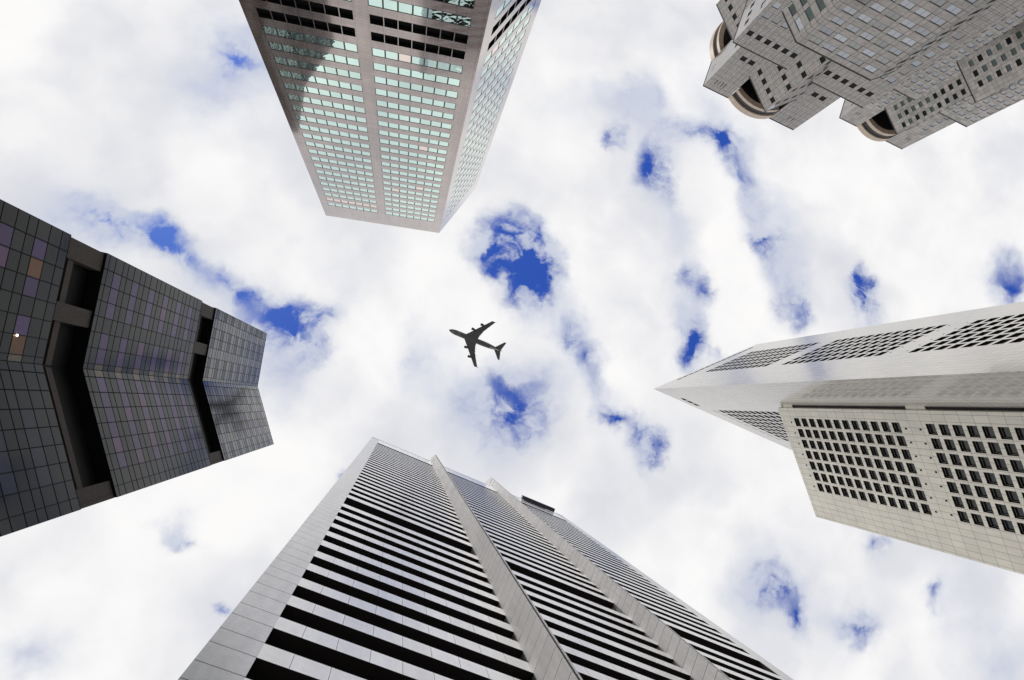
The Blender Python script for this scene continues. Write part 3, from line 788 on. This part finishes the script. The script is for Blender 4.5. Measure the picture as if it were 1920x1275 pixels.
    def grid(u0, u1, pu, ztop, n, pz, w, h, f):
        r = []
        for k in range(n):
            i = 0
            while u0 + pu * i + w < u1:
                mm = f(i, k)
                if mm: r.append((u0 + pu * i, w, ztop - pz * k - h, h, dict(fr=.08, proud=.03), [mm, dark]))
                i += 1
        return r
    rnd = random.Random(3)
    def pick(i, k): 
        x = rnd.random(); return black if x < .5 else teal
    def pickm(i, k):
        x = rnd.random(); return mirror if x < .8 else pale
    def u_p(ang, half):
        return grid(-21.2, 21.5, 5.3, 279, 9, 4.5, 2.6, 1.9, lambda i, k: pickm(i, k) if (i in (0, 1, 6, 7, 2)) else None) + [(u, .4, 289.5, 2.6, dict(fr=.05, proud=.02), [black, dark]) for u in (-19.2, -17.6, 17.0, 18.6)]
    def u_q2(ang, half): return grid(-22.6, 24, 5.4, 272.5, 24, 4.5, 2.9, 2.1, pick)
    def u_q3(ang, half): return grid(-24.6, 26.5, 4.0, 255, 26, 4.5, 2.4, 2.2, pickm)
    def u_q4(ang, half): return grid(-27.2, 29.5, 5.4, 224, 20, 4.5, 3.0, 2.1, pick)
    def u_q5(ang, half): return grid(-26.6, 34, 4.0, 190, 14, 4.5, 2.4, 2.1, pickm)
    tier(cen2, org2, root2, specs2, 4, 0, 23.2, 23.2, 200, 300, u_p, stone2, 'upper_block', recess=10.6, vis=(-90, 0))
    tier(cen2, org2, root2, specs2, 4, 45, 24.75, 24.75, 150, 277.5, u_q2, stone2, 'turned_block', vis=(-135, 45))
    tier(cen2, org2, root2, specs2, 4, 0, 26.8, 26.8, 100, 259.6, u_q3, stone2, 'square_block', vis=(-90, 0))
    tier(cen2, org2, root2, specs2, 4, 45, 29.9, 29.9, GROUND, 228.3, u_q4, stone2, 'turned_base', vis=(-135, 45))
    sd2 = side_for(cen2)
    b2 = [(296.9, 300.3, 0, ringm, 'crown_ring'), (293.6, 296.9, .9, ringd, 'crown_louvre_ring'), (291.4, 293.6, .5, ringm, 'crown_ring')]
    for ang in (0, -90): add_ring(org2, root2, sd2, 23.2, 10.6, 3.8, 300, b2, ang, 274, 9.0)
    cap = MB(org2); sq = [cen2 + (NE * x + DE * y) for x, y in ((13.5, 13.5), (-22.5, 13.5), (-22.5, -13.5), (13.5, -13.5))]
    cap.prism([(p.x, p.y) for p in sq], 274, 299.0, 0, bottom=False); cap.build('core_wall', cop, root2)
    place_windows(specs2, root2, org2, 100, 'window')
build_twins()

# ================================================================== airliner
def airliner():
    k = 0.05694
    dist = 726.0
    mid = Vector((0.12240661, -0.10218603, 0.98720547)).normalized()
    nose = Vector((0.0788576, -0.11927293, 0.98972494)); tail = Vector((0.16825756, -0.08280651, 0.98225886))
    fw = (nose - tail); fw = (fw - mid * fw.dot(mid)).normalized()
    Zp = mid; Yp = Zp.cross(fw).normalized()
    npos = nose / nose.dot(mid) * dist
    root = empty('airliner', npos, 'dark four engined jet airliner flying overhead seen from below', 'aeroplane')
    R = Matrix(((fw.x, Yp.x, Zp.x, 0), (fw.y, Yp.y, Zp.y, 0), (fw.z, Yp.z, Zp.z, 0), (0, 0, 0, 1)))
    root.matrix_world = Matrix.Translation(npos) @ R
    paint = mat('dark_fuselage_paint', (0.085, 0.085, 0.088), 0.45, fine=.1)
    metal = mat('dark_engine_metal', (0.06, 0.06, 0.063), 0.4, metal=.3)
    white = mat('white_marking', (0.85, 0.85, 0.85), 0.5)
    # fuselage: lofted rings, x runs back from the nose
    prof = [(0, .15, -.6), (.6, .85, -.5), (1.8, 1.6, -.3), (3.5, 2.3, -.1), (6, 2.9, 0), (9, 3.2, 0), (20, 3.25, 0), (46, 3.25, 0), (52, 3.0, .3), (58, 2.35, .9), (64, 1.45, 1.5), (68.5, .7, 1.9), (70.6, .2, 2.0)]
    mb = MB(); n = 20; rings = []
    for (x, r, zz) in prof:
        rings.append([(-x, r * math.cos(2 * math.pi * i / n), zz + r * (1.12 if math.sin(2 * math.pi * i / n) > 0 else 1) * math.sin(2 * math.pi * i / n)) for i in range(n)])
    for a, b in zip(rings, rings[1:]):
        for i in range(n): mb.face([a[i], a[(i + 1) % n], b[(i + 1) % n], b[i]])
    mb.face(rings[0]); mb.face(list(reversed(rings[-1])))
    fus = mb.build('fuselage', paint, root)
    def slab(pts, z0s, th, nm, m=paint, parent=root):
        mb = MB(); top = [(-p[0] * k, p[1] * k, z + th[i] / 2) for i, (p, z) in enumerate(zip(pts, z0s))]
        bot = [(x, y, z - th[i]) for i, (x, y, z) in enumerate(top)]
        mb.face(top); mb.face(list(reversed(bot)))
        for i in range(len(pts)):
            j = (i + 1) % len(pts); mb.face([bot[i], bot[j], top[j], top[i]])
        return mb.build(nm, m, parent)
    for s in (1, -1):
        w = slab([(352, s * 30), (398, s * 78), (795, s * 530), (832, s * 532), (870, s * 527), (786, s * 390), (706, s * 253), (662, s * 130), (648, s * 30)],
                 [-1.8, -1.7, 2.2, 2.2, 2.2, 1.2, .2, -1.0, -1.8], [1.3, 1.3, .35, .2, .2, .3, .35, .5, .8], 'wing')
        slab([(832, s * 527), (872, s * 524), (906, s * 528), (880, s * 534)], [2.3, 2.3, 4.4, 4.2], [.2, .2, .15, .15], 'winglet', paint, w)
        for (x, y) in ((688, 150), (712, 215), (758, 300), (800, 385)):
            fb = MB(); 
            X = -x * k; Y = s * y * k
            fb.face([(X + 5, Y - .35, .2 - 1.2), (X + 5, Y + .35, .2 - 1.2), (X - 1.2, Y, .1 - .5)]); fb.face([(X + 5, Y - .35, .2), (X + 5, Y + .35, .2), (X - 1.2, Y, .1)])
            fb.face([(X + 5, Y - .35, -1.0), (X - 1.2, Y, -.4), (X - 1.2, Y, .1), (X + 5, Y - .35, .2)]); fb.face([(X + 5, Y + .35, -1.0), (X - 1.2, Y, -.4), (X - 1.2, Y, .1), (X + 5, Y + .35, .2)])
            fb.build('flap_fairing', paint, w)
        for (x, y) in ((438, 210), (584, 371)):
            eb = MB(); ne = 16; rg = []
            zc = -2.4 + (y - 210) * .012
            for (dx, r) in ((0, 1.35), (.4, 1.6), (1.6, 1.62), (3.2, 1.4), (4.4, 1.05), (4.5, .7), (6.0, .25)):
                rg.append([(-x * k - dx, s * y * k + r * math.cos(2 * math.pi * i / ne), zc + r * math.sin(2 * math.pi * i / ne)) for i in range(ne)])
            for a, b in zip(rg, rg[1:]):
                for i in range(ne): eb.face([a[i], a[(i + 1) % ne], b[(i + 1) % ne], b[i]])
            eb.face([(p[0] - .3, p[1], p[2]) for p in rg[0]]); eb.face(rg[-1])
            X = -x * k - 1.5
            eb.box((X, s * y * k - .22, zc + 1.2), (-6.0, 0, 0), (0, .44, 0), (0, 0, 1.5))
            eb.build('engine', metal, root, True)
        slab([(1060, s * 25), (1216, s * 200), (1260, s * 203), (1206, s * 14)], [1.6, 2.4, 2.4, 1.6], [.5, .2, .2, .3], 'tailplane')
    fb = MB()
    pts = [(-57, 3), (-66, 12.5), (-69.5, 12.5), (-68.5, 3)]
    a = [(x, -.25, z) for x, z in pts]; b = [(x, .25, z) for x, z in pts]
    fb.face(a); fb.face(list(reversed(b)))
    for i in range(4): fb.face([a[i], a[(i + 1) % 4], b[(i + 1) % 4], b[i]])
    fb.build('tail_fin', paint, root)
    # white stripe along the rear belly, and light door outlines under the nose
    def strip(pts, nm, wd=.22):
        mb = MB()
        for (x0, y0), (x1, y1) in zip(pts, pts[1:]):
            def zz(x, y):
                for (xa, ra, za), (xb, rb, zb) in zip(prof, prof[1:]):
                    if xa <= x <= xb:
                        t = (x - xa) / (xb - xa); r = ra + (rb - ra) * t; zc = za + (zb - za) * t
                        return zc - math.sqrt(max(r * r - y * y, .01)) - .06
                return 0
            L = math.hypot(x1 - x0, y1 - y0); nx, ny = -(y1 - y0) / L * wd, (x1 - x0) / L * wd
            q = [(x0 + nx, y0 + ny), (x1 + nx, y1 + ny), (x1 - nx, y1 - ny), (x0 - nx, y0 - ny)]
            lo = [(-x, y, min(zz(x0, y0), zz(x1, y1)) ) for x, y in q]
            hi = [(x, y, z + .1) for x, y, z in lo]
            mb.face(lo)
            mb.face(hi)
        mb.build(nm, white, fus)
    sg = 1
    strip([(54.6 + 1.5 * i, (-.75 + .02 * i)) for i in range(9)], 'stripe', .34)
    strip([(6.1, -.9), (5.2, -.5), (4.9, 0), (5.3, .5)], 'nose_marking', .2)
    strip([(7.6, -1.1), (8.2, -.8)], 'nose_marking', .14)
    strip([(10.5, -1.2), (15.6, -1.2)], 'door_line', .09); strip([(10.5, 1.3), (15.6, 1.3)], 'door_line', .09)
airliner()
